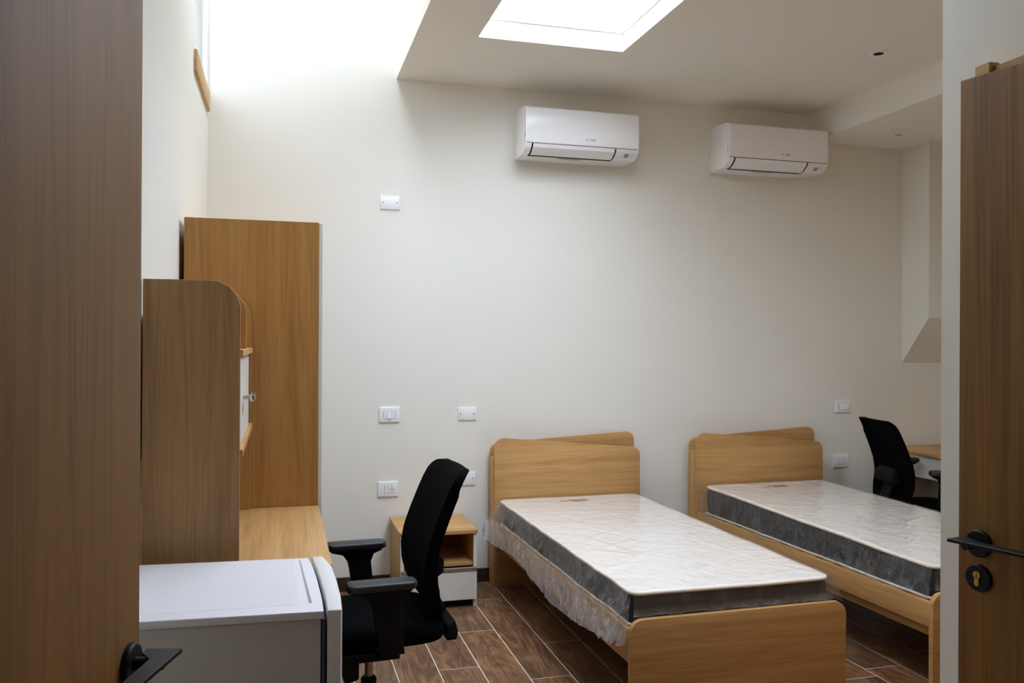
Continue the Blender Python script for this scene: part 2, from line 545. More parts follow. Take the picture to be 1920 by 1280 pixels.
# left wall, with the high window and the entrance-side doorway cut out of it
DL = (0.40, 1.40)     # doorway in the left wall
bm = BM()
box(bm, LX-T, LX, DL[1], WIN[0], 0, WELL_TOP+0.2)
box(bm, LX-T, LX, WIN[0], BACK, 0, WIN[2])
box(bm, LX-T, LX, WIN[0], BACK, WIN[3], WELL_TOP+0.2)
box(bm, LX-T, LX, WIN[1], BACK, WIN[2], WIN[3])
box(bm, LX-T, LX, DL[0], DL[1], 2.13, WELL_TOP+0.2)
box(bm, LX-T, LX, -2.3, DL[0], 0, WELL_TOP+0.2)
struct('wall_left', bm, wall_mat)
# closet behind the left doorway
bm = BM()
box(bm, -1.7, -1.56, -2.3, 2.0, 0, CZ); box(bm, -1.7, LX-T, 2.0, 2.14, 0, CZ); box(bm, -1.7, LX-T, -0.14, 0.0, 0, CZ)
struct('wall_closet', bm, wall_mat)
# right wall, entrance-side walls
bm = BM(); box(bm, RX, RX+T, -2.3, BACK+T, 0, CZ); struct('wall_right', bm, wall_mat)
DR = (0.70, 1.575)    # doorway in the wall beside the entrance
bm = BM()
box(bm, NX, NX+0.12, DR[1], NY, 0, CZ)
box(bm, NX, NX+0.12, DR[0], DR[1], 2.16, CZ)
box(bm, NX, NX+0.12, -2.3, DR[0], 0, CZ)
struct('wall_entrance', bm, wall_mat)
bm = BM(); box(bm, NX+0.12, RX, NY-0.12, NY, 0, CZ); struct('wall_partition', bm, oakZ)  # unseen wall, given oak to cut bounce light onto the footboards
bm = BM()
box(bm, -1.7, 5.0, -2.34, -2.2, 0, CZ+0.1)
struct('wall_front', bm, doorwood)  # unseen wall behind the camera, dark veneer added to dim its bounce

# ceiling slab with the skylight opening and the tall light well
bm = BM()
H = 0.12
box(bm, WELL[1], SKY[0], -2.34, BACK, CZ, CZ+H)
box(bm, SKY[1], FILL_SKY[0], -2.34, BACK+T, CZ, CZ+H)
box(bm, FILL_SKY[1], 5.0, -2.34, BACK+T, CZ, CZ+H)
box(bm, FILL_SKY[0], FILL_SKY[1], -2.34, FILL_SKY[2], CZ, CZ+H)
box(bm, FILL_SKY[0], FILL_SKY[1], FILL_SKY[3], BACK+T, CZ, CZ+H)
box(bm, SKY[0], SKY[1], -2.34, SKY[2], CZ, CZ+H)
box(bm, SKY[0], SKY[1], SKY[3], BACK+T, CZ, CZ+H)
box(bm, -1.7, WELL[1], -2.34, WELL[2], CZ, CZ+H)
box(bm, -1.7, LX-T, WELL[2], 2.2, CZ, CZ+H)
# light-well shaft
box(bm, WELL[1], WELL[1]+0.14, WELL[2]-0.14, BACK, CZ+H, WELL_TOP+0.2)
box(bm, LX, WELL[1], WELL[2]-0.14, WELL[2], CZ+H, WELL_TOP+0.2)
box(bm, LX, ROOF[0], WELL[2], BACK, WELL_TOP, WELL_TOP+0.2)
box(bm, ROOF[1], WELL[1], WELL[2], BACK, WELL_TOP, WELL_TOP+0.2)
box(bm, ROOF[0], ROOF[1], WELL[2], ROOF[2], WELL_TOP, WELL_TOP+0.2)
box(bm, ROOF[0], ROOF[1], ROOF[3], BACK, WELL_TOP, WELL_TOP+0.2)
struct('ceiling', bm, ceil_mat)

# lowered soffit on the right and the boxed duct with a sloping underside
SX, SZ = 3.635, 2.955
bm = BM(); box(bm, SX, RX, NY, BACK, SZ, CZ); struct('trim_1', bm, ceil_mat)
bm = BM()
prism(bm, [(BACK, 1.385), (BACK, SZ), (4.935, SZ), (4.935, 1.71)], 'X', 4.405, RX)
struct('trim_2', bm, wall_mat)

# baseboard along the back wall
bm = BM(); box(bm, LX, RX, BACK-0.012, BACK, 0, 0.085, 0.002); struct('baseboard_back', bm, base_mat)
bm = BM(); box(bm, RX-0.012, RX, NY, BACK-0.012, 0, 0.085, 0.002); struct('baseboard_right', bm, base_mat)
bm = BM(); box(bm, LX, LX+0.012, 1.6, BACK-0.012, 0, 0.085, 0.002); struct('baseboard_left', bm, base_mat)

# windows
def window(name, axis, a0, a1, b0, b1, c, fw=0.04, th=0.05, gm=None):
    """A framed pane; axis 'X' stands in the left wall (a=Y, b=Z), 'Z' lies in the roof (a=X, b=Y)."""
    root = bpy.data.objects.new(name, None); COL.objects.link(root)
    root['kind'] = 'structure'
    def bx(bm, p0, p1, q0, q1, t0, t1):
        if axis == 'X': box(bm, t0, t1, p0, p1, q0, q1)
        else: box(bm, p0, p1, q0, q1, t0, t1)
    bm = BM()
    bx(bm, a0, a1, b0, b0+fw, c, c+th); bx(bm, a0, a1, b1-fw, b1, c, c+th)
    bx(bm, a0, a0+fw, b0+fw, b1-fw, c, c+th); bx(bm, a1-fw, a1, b0+fw, b1-fw, c, c+th)
    part('window_frame', bm, frame_mat, root, smooth=0)
    bm = BM()
    bx(bm, a0+fw, a1-fw, b0+fw, b1-fw, c+th*0.45, c+th*0.55)
    part('pane', bm, gm or glass, root, smooth=0)
    return root
w1 = window('window_1', 'X', WIN[0], WIN[1], WIN[2], WIN[3], LX-0.034, fw=0.010, th=0.03, gm=glass_dimmed)
bm = BM()
box(bm, LX-0.10, LX+0.017, WIN[0], 5.14, 2.842, 2.948, 0.003)
so = part('window_sill', bm, rawwood, w1, 'pale raw timber board under the high window')
so['kind'] = 'structure'
window('window_2', 'Z', SKY[0], SKY[1], SKY[2], SKY[3], CZ+H-0.02, fw=0.012)
window('window_added', 'Z', FILL_SKY[0], FILL_SKY[1], FILL_SKY[2], FILL_SKY[3], CZ+H-0.02, fw=0.012)  # glazing of the added fill skylight
window('window_3', 'Z', ROOF[0], ROOF[1], ROOF[2], ROOF[3], WELL_TOP+0.02, fw=0.012)

# ------------------------------------------------------------------ doors standing ajar
def door(name, hinge, latch, side, z_top, lever_z, key_z, backset):
    e = Vector((latch[0]-hinge[0], latch[1]-hinge[1]))
    W = e.length
    root = bpy.data.objects.new(name, None); COL.objects.link(root)
    root.location = (hinge[0], hinge[1], 0); root.rotation_euler = (0, 0, math.atan2(e.y, e.x))
    root['kind'] = 'structure'
    y0, y1 = (0, 0.044) if side < 0 else (-0.044, 0)
    bm = BM(); box(bm, 0.002, W, y0, y1, 0.008, z_top, 0.0015)
    leaf = part('door_leaf', bm, doorwood, root)
    cx = W-backset
    # round rose, neck and flat angled lever
    def O(d):
        return side*d
    bm = BM(); lathe(bm, [(0.0, O(0.0)), (0.0290, O(0.0)), (0.0290, O(0.007)), (0.0268, O(0.0095)), (0.0, O(0.0095))][1:-1], (cx, 0, lever_z), 'Y', 40)
    hd = part('door_handle', bm, black_met, root, 'black lever handle on a round rose')
    bm = BM()
    tube(bm, (cx, O(0.009), lever_z), (cx, O(0.050), lever_z), 0.0095)
    part('neck', bm, black_met, hd)
    bm = BM()
    pl = [(cx+0.030, O(0.014)), (cx+0.030, O(0.066)), (cx-0.02, O(0.063)), (cx-0.135, O(0.056)), (cx-0.135, O(0.030)), (cx-0.012, O(0.034)), (cx+0.012, O(0.014))]
    if side < 0: pl = pl[::-1]
    prism(bm, pl, 'Z', lever_z+0.004, lever_z+0.011, 0.001, 1)
    part('lever', bm, black_met, hd)
    bm = BM(); lathe(bm, [(0.0290, O(0.0)), (0.0290, O(0.006)), (0.0272, O(0.0085))], (cx, 0, key_z), 'Y', 40)
    es = part('keyhole_rose', bm, black_met, root, 'round black keyhole rose')
    bm = BM()
    ya, yb = sorted((O(0.0075), O(0.0115)))
    prism(bm, [(cx+0.0082*math.cos(a), key_z+0.007+0.0082*math.sin(a)) for a in [2*PI*k/20 for k in range(20)]], 'Y', ya, yb)
    prism(bm, rounded([(cx-0.005, key_z-0.0165), (cx+0.005, key_z-0.0165), (cx+0.005, key_z+0.004), (cx-0.005, key_z+0.004)], 0.0045, 5), 'Y', ya, yb)
    cyl = part('lock_cylinder', bm, brass, es, 'brass lock cylinder')
    bm = BM()
    ya, yb = sorted((O(0.0110), O(0.0119)))
    box(bm, cx-0.0008, cx+0.0008, ya, yb, key_z+0.003, key_z+0.012)
    part('key_slot', bm, gap_mat, es)
    return root

door('door_1', (LX+0.004, 0.47), (-0.2025, 1.358), -1, 2.10, 1.050, 0.98, 0.038)
door('door_2', (NX-0.002, 0.725), (1.441, 1.523), 1, 2.10, 1.092, 1.018, 0.050)

# timber casing showing above the right-hand door
bm = BM()
box(bm, NX-0.030, NX, 1.575, 1.616, 0, 2.172, 0.001)
box(bm, NX-0.017, NX, 0.60, 1.575, 2.10, 2.162, 0.001)
struct('trim_3', bm, rawwood)

# ------------------------------------------------------------------ air conditioners
def text_mesh(txt, size):
    cu = bpy.data.curves.new('t', 'FONT'); cu.body = txt; cu.size = size; cu.align_x = 'CENTER'; cu.extrude = 0.0003
    o = bpy.data.objects.new('t', cu); COL.objects.link(o)
    dg = bpy.context.evaluated_depsgraph_get()
    me = bpy.data.meshes.new_from_object(o.evaluated_get(dg))
    bpy.data.objects.remove(o); bpy.data.curves.remove(cu)
    bm = bmesh.new(); bm.from_mesh(me); bpy.data.meshes.remove(me)
    return bm

def make_ac(label, x, group):
    """Local frame: x along the wall from the left end, y out of the wall is negative, z from the floor."""
    t = thing('air_conditioner', label, 'air conditioner', (x, BACK, 2.69), 0, group)
    W = 0.752
    # (depth, height) outline from the wall bottom round to the wall top
    P = [(0.0, 0.0), (0.185, 0.0), (0.215, 0.008), (0.252, 0.036), (0.262, 0.055), (0.266, 0.085), (0.266, 0.262), (0.262, 0.274), (0.250, 0.284), (0.205, 0.297), (0.0, 0.303)]
    bm = BM(); prism(bm, [(-d, z) for d, z in P], 'X', 0, W, 0.004, 2)
    part('body', bm, white_pl, t, smooth=25)
    # front panel, slightly proud of the body
    bm = BM()
    F = [(0.262, 0.060), (0.2695, 0.085), (0.2695, 0.262), (0.2655, 0.275), (0.262, 0.268)]
    prism(bm, [(-d, z) for d, z in F], 'X', 0.006, W-0.003, 0.0015, 1)
    fp = part('front_panel', bm, white_pl, t, smooth=25)
    # seam under the panel
    bm = BM()
    prism(bm, [(-0.258, 0.0565), (-0.2645, 0.0575), (-0.2648, 0.0595), (-0.258, 0.0600)], 'X', 0.008, W-0.012)
    part('seam', bm, gap_mat, t)
    # louvre in its dark slot
    bm = BM()
    sl = [(0.150, 0.003), (0.150, -0.0012), (0.186, -0.0012), (0.216, 0.0068), (0.2535, 0.0350), (0.2636, 0.0555), (0.258, 0.056)]
    prism(bm, [(-d, z) for d, z in sl], 'X', 0.040, 0.598)
    slot = part('louvre_slot', bm, gap_mat, t)
    bm = BM()
    fl = [(0.188, 0.006), (0.188, -0.0022), (0.190, -0.0022), (0.2175, 0.0050), (0.2553, 0.0340), (0.2652, 0.0545), (0.257, 0.0545)]
    prism(bm, [(-d, z) for d, z in fl], 'X', 0.050, 0.588, 0.001, 1)
    part('louvre', bm, white_pl, t, smooth=25)
    # receiver window and lamps at the right end of the sloping strip
    def slope(d):
        return 0.008 + (d-0.215)*(0.036-0.008)/(0.252-0.215)
    def on_slope(bm, x0, x1, d0, d1, h):
        prism(bm, [(-d0, slope(d0)+0.001), (-d0, slope(d0)-h), (-d1, slope(d1)-h), (-d1, slope(d1)+0.001)], 'X', x0, x1)
    bm = BM(); on_slope(bm, 0.660, 0.692, 0.222, 0.246, 0.0010); part('receiver_window', bm, grey_lcd, t)
    for d in (0.226, 0.242):
        bm = BM(); on_slope(bm, 0.714, 0.718, d, d+0.004, 0.0012); part('indicator_lamp', bm, gap_mat, t)
    # rating label and slot on the underside, catch on the left side
    bm = BM(); box(bm, 0.262, 0.400, -0.140, -0.105, -0.001, 0.001); part('rating_label', bm, grey_lcd, t)
    bm = BM(); box(bm, 0.240, 0.256, -0.146, -0.138, -0.001, 0.001); part('drain_plug', bm, grey_lcd, t)
    bm = BM(); prism(bm, [(-0.248, 0.095), (-0.252, 0.098), (-0.253, 0.122), (-0.249, 0.126)], 'X', -0.001, 0.001); part('side_catch', bm, gap_mat, t)
    bm = BM(); box(bm, -0.0006, 0.0006, -0.2515, -0.2500, 0.06, 0.285); part('side_seam', bm, plain_grey, t)
    # three-diamond mark and maker's name, low on the panel
    bm = BM()
    lx, lz, s = 0.400, 0.096, 0.0078
    yy = -0.2695
    for a in (90, 210, 330):
        u = Vector((math.cos(R(a)), math.sin(R(a)))); v = Vector((-u.y, u.x))
        pts = [(0, 0), (u*s*0.5+v*s*0.29), (u*s), (u*s*0.5-v*s*0.29)]
        pts = [(lx+p[0], lz+p[1]) for p in pts]
        prism(bm, pts, 'Y', yy-0.0006, yy+0.001)
    for k, word in enumerate(('MITSUBISHI', 'ELECTRIC')):
        tb = text_mesh(word, 0.0078)
        for v in tb.verts:
            v.co = Vector((lx+0.036+v.co.x, yy-0.0004-v.co.z, lz+0.0015-k*0.0075+v.co.y))
        merge(bm, tb)
    part('logo', bm, logo_mat, t, 'small grey maker mark', smooth=0)
    return t
ac = make_ac('white split air conditioner unit to the left, nearer the skylight', 1.436, 'split units on the back wall')
dup(ac, (2.826, BACK, 2.688), 0, 'white split air conditioner unit to the right, beside the lowered soffit')

# ------------------------------------------------------------------ plates on the back wall
def plate_root(name, label, cat, cx, cz, group=None):
    return thing(name, label, cat, (cx, BACK, cz), 0, group)

def blank(label, cx, cz, group):
    t = plate_root('blanking_plate', label, 'wall plate', cx, cz, group)
    bm = BM(); box(bm, -0.0585, 0.0585, -0.008, 0, -0.041, 0.041, 0.002); part('cover', bm, white_mt, t)
    for sx in (-0.043, 0.043):
        bm = BM(); tube(bm, (sx, -0.0075, 0), (sx, -0.0092, 0), 0.0032, seg=14); part('screw', bm, gap_mat, t)
    return t
g = 'blank cover plates on the back wall'
blank('white blank cover plate high on the wall, above the light switch', 0.641, 2.377, g)
blank('white blank cover plate level with the light switch, left of the bed', 1.135, 1.068, g)
blank('white blank cover plate partly hidden behind the near office chair back', 1.131, 0.656, g)

def frame_plate(name, label, cat, cx, cz, mods, hw=0.0635):
    t = plate_root(name, label, cat, cx, cz)
    bm = BM()
    box(bm, -hw, hw, -0.011, 0, -0.047, 0.047, 0.004, 3)
    part('cover', bm, white_mt, t)
    w = len(mods)*0.0235
    bm = BM(); box(bm, -w/2-0.001, w/2+0.001, -0.0116, -0.005, -0.024, 0.024); part('recess', bm, gap_mat, t)
    x = -w/2
    for kind in mods:
        x0, x1 = x+0.0004, x+0.0231
        if kind == 'blank':
            bm = BM(); box(bm, x0, x1, -0.0128, -0.006, -0.0232, 0.0232, 0.0008, 1); part('blank_module', bm, white_mt, t)
        elif kind == 'rocker':
            bm = BM(); prism(bm, [(-0.006, -0.0232), (-0.0195, -0.0232), (-0.0135, 0.0232), (-0.006, 0.0232)], 'X', x0, x1, 0.0008, 1); part('rocker', bm, white_mt, t)
        elif kind == 'socket':
            bm = BM(); box(bm, x0, x1+0.0235, -0.0128, -0.006, -0.0232, 0.0232, 0.0008, 1)
            so = part('socket_module', bm, white_mt, t)
            c = (x0+x1+0.0235)/2
            bm = BM(); lathe(bm, [(0.0195, -0.0120), (0.0195, -0.0131), (0.0180, -0.0133)], (c, 0, 0), 'Y', 32)
            part('socket_well', bm, white_mt, so)
            bm = BM()
            for dx, dz, rr in ((-0.0095, 0, 0.0028), (0.0095, 0, 0.0028), (0, 0, 0.0026), (0, 0.0155, 0.0030), (0, -0.0155, 0.0030)):
                tube(bm, (c+dx, -0.0130, dz), (c+dx, -0.0139, dz), rr, seg=12)
            part('contact_hole', bm, gap_mat, so)
            x += 0.0235
        x += 0.0235
    return t
frame_plate('light_switch', 'white light switch with one raised rocker, left of the nightstand top', 'light switch', 0.6445, 1.070, ['blank', 'rocker', 'blank'])
def sock(label, cx, cz):
    t = frame_plate('power_socket', label, 'power socket', cx, cz, ['blank', 'socket', 'skip'])
    return t
frame_plate('power_socket', 'white power socket low on the wall above the nightstand', 'power socket', 0.6385, 0.6115, ['blank', 'socket', 'end'][:2] + [])
frame_plate('light_switch', 'white light switch with two rockers, right of the far bed', 'light switch', 3.897, 1.075, ['rocker', 'rocker', 'rocker'])
frame_plate('power_socket', 'white power socket low on the wall beside the far bed', 'power socket', 3.883, 0.6805, ['blank', 'socket'])

# ------------------------------------------------------------------ ceiling spotlights
def spot(label, x, y, z, dark):
    t = thing('ceiling_spotlight', label, 'spotlight', (x, y, z), 0, 'recessed ceiling spotlights')
    bm = BM(); 
    prof = [(0.028, -0.0005), (0.054, -0.0005), (0.054, -0.003), (0.050, -0.0050), (0.028, -0.0035)]
    seg = 40
    rings = [[bm.verts.new((r*math.cos(2*PI*k/seg), r*math.sin(2*PI*k/seg), h)) for k in range(seg)] for r, h in prof]
    for i in range(len(rings)):
        a, b = rings[i], rings[(i+1) % len(rings)]
        for k in range(seg):
            bm.faces.new((a[k], a[(k+1) % seg], b[(k+1) % seg], b[k]))
    part('trim_ring', bm, white_mt, t)
    bm = BM(); lathe(bm, [(0.0278, -0.0028), (0.0278, -0.0006)], (0, 0, 0), 'Z', 32)
    part('lamp', bm, dark, t)
    return t
spot('recessed ceiling spotlight with a dark centre, right of the skylight', 3.218, 3.993, CZ, gap_mat)
spot('recessed spotlight in the lowered soffit on the right', 4.065, 4.838, SZ, grey_lcd)
spot('recessed ceiling spotlight at the top edge, left of the skylight', 0.852, 3.865, CZ, gap_mat)

# ------------------------------------------------------------------ wardrobe
t = thing('wardrobe', 'tall oak wardrobe in the left corner beyond the desk', 'wardrobe', (-0.12, 4.49, 0))
x0, x1, y0, y1, zt = -0.402+0.12, 0.157+0.12, 3.81-4.49, 5.185-4.49, 2.045
bm = BM(); box(bm, x0, x1, y0, y0+0.02, 0, zt, 0.0008, 1); part('side_panel', bm, oakZ, t)
bm = BM(); box(bm, x0, x1, y1-0.02, y1, 0, zt, 0.0008, 1); part('side_panel', bm, oakZ, t)
bm = BM(); box(bm, x0, x1, y0+0.02, y1-0.02, zt-0.02, zt); part('top_panel', bm, oakY, t)
bm = BM(); box(bm, x0, x1, y0+0.02, y1-0.02, 0.06, 0.08); part('bottom_panel', bm, oakY, t)
bm = BM(); box(bm, x0, x0+0.008, y0+0.02, y1-0.02, 0.08, zt-0.02); part('back_panel', bm, oakZ, t)
bm = BM(); box(bm, x1-0.04, x1-0.02, y0+0.02, y1-0.02, 0, 0.06); part('plinth', bm, black_pl, t)
ym = (y0+y1)/2
for a, b, hy in ((y0+0.001, ym-0.001, ym-0.05), (ym+0.001, y1-0.001, ym+0.05)):
    bm = BM(); box(bm, x1+0.001, x1+0.017, a, b, 0.062, zt-0.004, 0.001, 1)
    d = part('door', bm, lacquer, t)
    bm = BM(); box(bm, x1+0.017, x1+0.034, hy-0.006, hy+0.006, 0.95, 1.10, 0.002); part('handle', bm, steel, d)

# ------------------------------------------------------------------ left desk and its hutch
DZ = 0.795
t = thing('desk', 'oak desk along the left wall, between fridge and wardrobe', 'desk', (-0.13, 3.30, 0))
ox, oy = -0.13, 3.30
bm = BM(); box(bm, LX+0.005-ox, 0.163-ox, 2.79-oy, 3.804-oy, DZ-0.028, DZ, 0.002); part('desktop', bm, oakY, t)
for a in (2.80, 3.775):
    bm = BM(); box(bm, LX+0.03-ox, 0.10-ox, a-oy, a+0.022-oy, 0, DZ-0.028, 0.001, 1); part('side_panel', bm, oakZ, t)
bm = BM(); box(bm, LX+0.06-ox, LX+0.08-ox, 2.822-oy, 3.775-oy, 0.30, DZ-0.028); part('modesty_panel', bm, lacquer, t)

t = thing('desk_hutch', 'oak shelf hutch with rounded side panels standing on the left desk', 'hutch', (-0.28, 3.30, DZ))
ox, oy = -0.28, 3.30
def hutch_side(y, x1, rad, zt=1.711, th=0.022, z0=DZ):
    bm = BM()
    pts = rounded([(LX+0.006-ox, z0-DZ), (x1-ox, z0-DZ), (x1-ox, zt-DZ), (LX+0.006-ox, zt-DZ)], [0, 0, rad, 0], 12)
    prism(bm, pts, 'Y', y-oy, y+th-oy, 0.0015, 1)
    return bm
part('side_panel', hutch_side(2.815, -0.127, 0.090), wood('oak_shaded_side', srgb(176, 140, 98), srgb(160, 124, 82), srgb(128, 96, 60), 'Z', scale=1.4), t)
part('side_panel', hutch_side(3.780, -0.127, 0.090), oakZ, t)
part('divider', hutch_side(3.285, -0.127, 0.090, z0=1.4905), oakZ, t)
for z0, z1 in ((1.468, 1.490), (1.146, 1.168)):
    bm = BM(); box(bm, LX+0.012-ox, -0.119-ox, 2.8375-oy, 3.7795-oy, z0-DZ, z1-DZ, 0.001, 1); part('shelf', bm, oakY, t)
bm = BM(); box(bm, LX+0.006-ox, LX+0.011-ox, 2.8375-oy, 3.7795-oy, 1.146-DZ, 1.60-DZ); part('back_panel', bm, oakZ, t)
bm = BM(); box(bm, -0.150-ox, -0.132-ox, 2.842-oy, 3.690-oy, 1.170-DZ, 1.466-DZ, 0.001, 1)
d = part('door', bm, lacquer, t, 'pale grey flap door')
bm = BM()
tube(bm, (-0.133-ox, 3.16-oy, 1.318-DZ), (-0.092-ox, 3.16-oy, 1.318-DZ), 0.008)
box(bm, -0.106-ox, -0.090-ox, 3.10-oy, 3.22-oy, 1.306-DZ, 1.330-DZ, 0.004)
part('handle', bm, chrome, d, 'chrome bar handle')

# ------------------------------------------------------------------ fridge
FX, FY = -0.15, 2.40
t = thing('mini_fridge', 'white under-counter fridge in front of the left desk', 'fridge', (FX, FY, 0))
def fp(pts):
    return [(x-FX, y-FY) for x, y in pts]
bm = BM(); prism(bm, fp([(-0.405, 2.170), (0.098, 2.140), (0.080, 2.664), (-0.405, 2.700)]), 'Z', 0.03, 0.828, 0.003); part('body', bm, fridge_shaded, t)
# worktop lid with a bowed front edge
FRONT = [(0.105, 2.134), (0.1055, 2.245), (0.103, 2.34), (0.100, 2.44), (0.094, 2.560), (0.084, 2.669)]
bm = BM(); prism(bm, fp([(-0.408, 2.164)] + FRONT + [(-0.408, 2.706)]), 'Z', 0.829, 0.850, 0.0035, 3)
lid = part('lid', bm, fridge_top, t)
bm = BM()
prism(bm, fp([(0.071, 2.205), (0.079, 2.205), (0.058, 2.650), (0.055, 2.650)]), 'Z', 0.8495, 0.8504)
part('lid_groove', bm, plain_grey, lid)
bm = BM(); prism(bm, fp([(-0.36, 2.215), (0.050, 2.195), (0.036, 2.640), (-0.36, 2.660)]), 'Z', 0.8490, 0.8505, 0.0003, 1)
part('lid_mat', bm, fridge_top, lid, 'finely dimpled panel')
for k, (a, b, mt) in enumerate(((0.0985, 0.1015, gap_mat), (0.1018, 0.1075, gasket), (0.1078, 0.1105, gap_mat))):
    bm = BM(); prism(bm, fp([(a, 2.144), (b, 2.144), (b-0.017, 2.664), (a-0.017, 2.664)]), 'Z', 0.06, 0.826)
    part('door_seal', bm, mt, t)
bm = BM()
inn = [(0.114, 2.134), (0.1145, 2.245), (0.112, 2.34), (0.109, 2.44), (0.103, 2.560), (0.094, 2.676)]
outr = rounded([(0.094, 2.677), (0.127, 2.677), (0.147, 2.560), (0.153, 2.41), (0.154, 2.25), (0.150, 2.131), (0.114, 2.131)], [0, 0.016, 0.06, 0.1, 0.1, 0.008, 0], 6)
prism(bm, fp(inn[:-1] + outr[0:-1]), 'Z', 0.05, 0.851, 0.004, 3)
dr = part('door', bm, fridge_mat, t)
for sx in (-0.36, 0.05):
    for sy in (2.19, 2.63):
        bm = BM(); tube(bm, (sx-FX, sy-FY, 0), (sx-FX, sy-FY, 0.031), 0.018); part('foot', bm, black_pl, t)

# ------------------------------------------------------------------ nightstand
NXc, NYc = 0.872, 4.955
t = thing('nightstand', 'small oak nightstand with an open niche and one pale drawer, against the back wall', 'nightstand', (NXc, NYc, 0))
a0, a1, f0, f1 = 0.652-NXc, 1.094-NXc, 4.725-NYc, 5.185-NYc
bm = BM()
pts = rounded([(a0-0.004, f0-0.012), (a1+0.006, f0-0.012), (a1+0.006, f1), (a0-0.004, f1)], [0.025, 0.025, 0, 0], 8)
prism(bm, pts, 'Z', 0.419, 0.441, 0.002, 2); part('top', bm, oakX, t)
for xa, lab in ((a0, 1), (a1-0.020, 0)):
    bm = BM(); box(bm, xa, xa+0.020, f0+0.003, f1, 0, 0.419); sp = part('side_panel', bm, oakZ, t)
    bm = BM(); box(bm, xa, xa+0.020, f0, f0+0.003, 0, 0.419); part('front_edge', bm, lacquer, sp, 'pale grey front edge')
bm = BM(); box(bm, a0+0.02, a1-0.02, f1-0.012, f1, 0.05, 0.419); part('back_panel', bm, oakZ, t)
bm = BM(); box(bm, a0+0.02, a1-0.02, f0+0.014, f1-0.012, 0.232, 0.252, 0.001, 1); part('shelf', bm, oakX, t)
bm = BM(); box(bm, a0+0.004, a1-0.003, f0-0.018, f0-0.001, 0.045, 0.205, 0.0012, 1); dw = part('drawer', bm, lacquer, t)
bm = BM(); box(bm, a0+0.004, a1-0.004, f0-0.020, f0-0.001, 0.206, 0.228, 0.001, 1); part('handle', bm, handle_str, dw, 'taupe grip strip along the top')
bm = BM(); box(bm, a0+0.02, a1-0.02, f0+0.03, f0+0.045, 0, 0.055); part('plinth', bm, black_pl, t)

# ------------------------------------------------------------------ beds
def make_bed(label, cx, rz, group):
    """Local frame: origin on the floor at the middle of the footboard's front face, head towards +y."""
    t = thing('bed', label, 'bed', (cx, 3.022, 0), rz, group)
    hw = 0.492
    bm = BM()
    prism(bm, rounded([(-hw, 0), (hw, 0), (hw, 0.442), (-hw, 0.442)], [0, 0, 0.055, 0.055], 10), 'Y', 0, 0.025, 0.002, 2)
    part('footboard', bm, oakX, t)
    bm = BM()
    prism(bm, rounded([(-hw, 0), (hw, 0), (hw, 0.838), (-hw, 0.928)], [0, 0, 0.055, 0.060], 10), 'Y', 2.040, 2.062, 0.002, 2)
    part('headboard', bm, oakX, t)
    bm = BM()
    prism(bm, rounded([(-hw-0.006, 0), (hw-0.004, 0), (hw-0.004, 0.938), (-hw-0.006, 0.884)], [0, 0, 0.055, 0.060], 10), 'Y', 2.128, 2.146, 0.002, 2)
    part('rear_headboard', bm, oakX, t)
    for sx in (-1, 1):
        xa = -hw-0.003 if sx < 0 else hw-0.022
        bm = BM(); box(bm, xa, xa+0.022, 2.064, 2.126, 0, 0.800, 0.001, 1); part('spacer_post', bm, oakEdge, t)
    for sx in (-1, 1):
        a, b = sorted((sx*(hw-0.006), sx*(hw-0.028)))
        bm = BM(); box(bm, a, b, 0.026, 2.039, 0.290, 0.398, 0.002); part('side_rail', bm, oakY, t)
        a, b = sorted((sx*(hw-0.029), sx*(hw-0.052)))
        bm = BM(); box(bm, a, b, 0.026, 2.039, 0.245, 0.372, 0.001); part('slat_ledger', bm, oakY, t)
    bm = BM()
    for k in range(13):
        y = 0.07+k*0.155
        box(bm, -hw+0.03, hw-0.03, y, y+0.09, 0.3725, 0.3985)
    part('slats', bm, oakX, t)
    return t
g = 'single beds with crossed headboards'
bed1 = make_bed('oak single bed in the middle of the room, nearer the camera', 1.803, R(0.85), g)
dup(bed1, (3.208, 3.022, 0), R(1.5), 'oak single bed on the right, partly behind the white wall edge')

# ------------------------------------------------------------------ mattresses in their plastic
def nz(x, y, z=0.0, s=1.0):
    return noise.noise(Vector((x*s, y*s, z*s)))

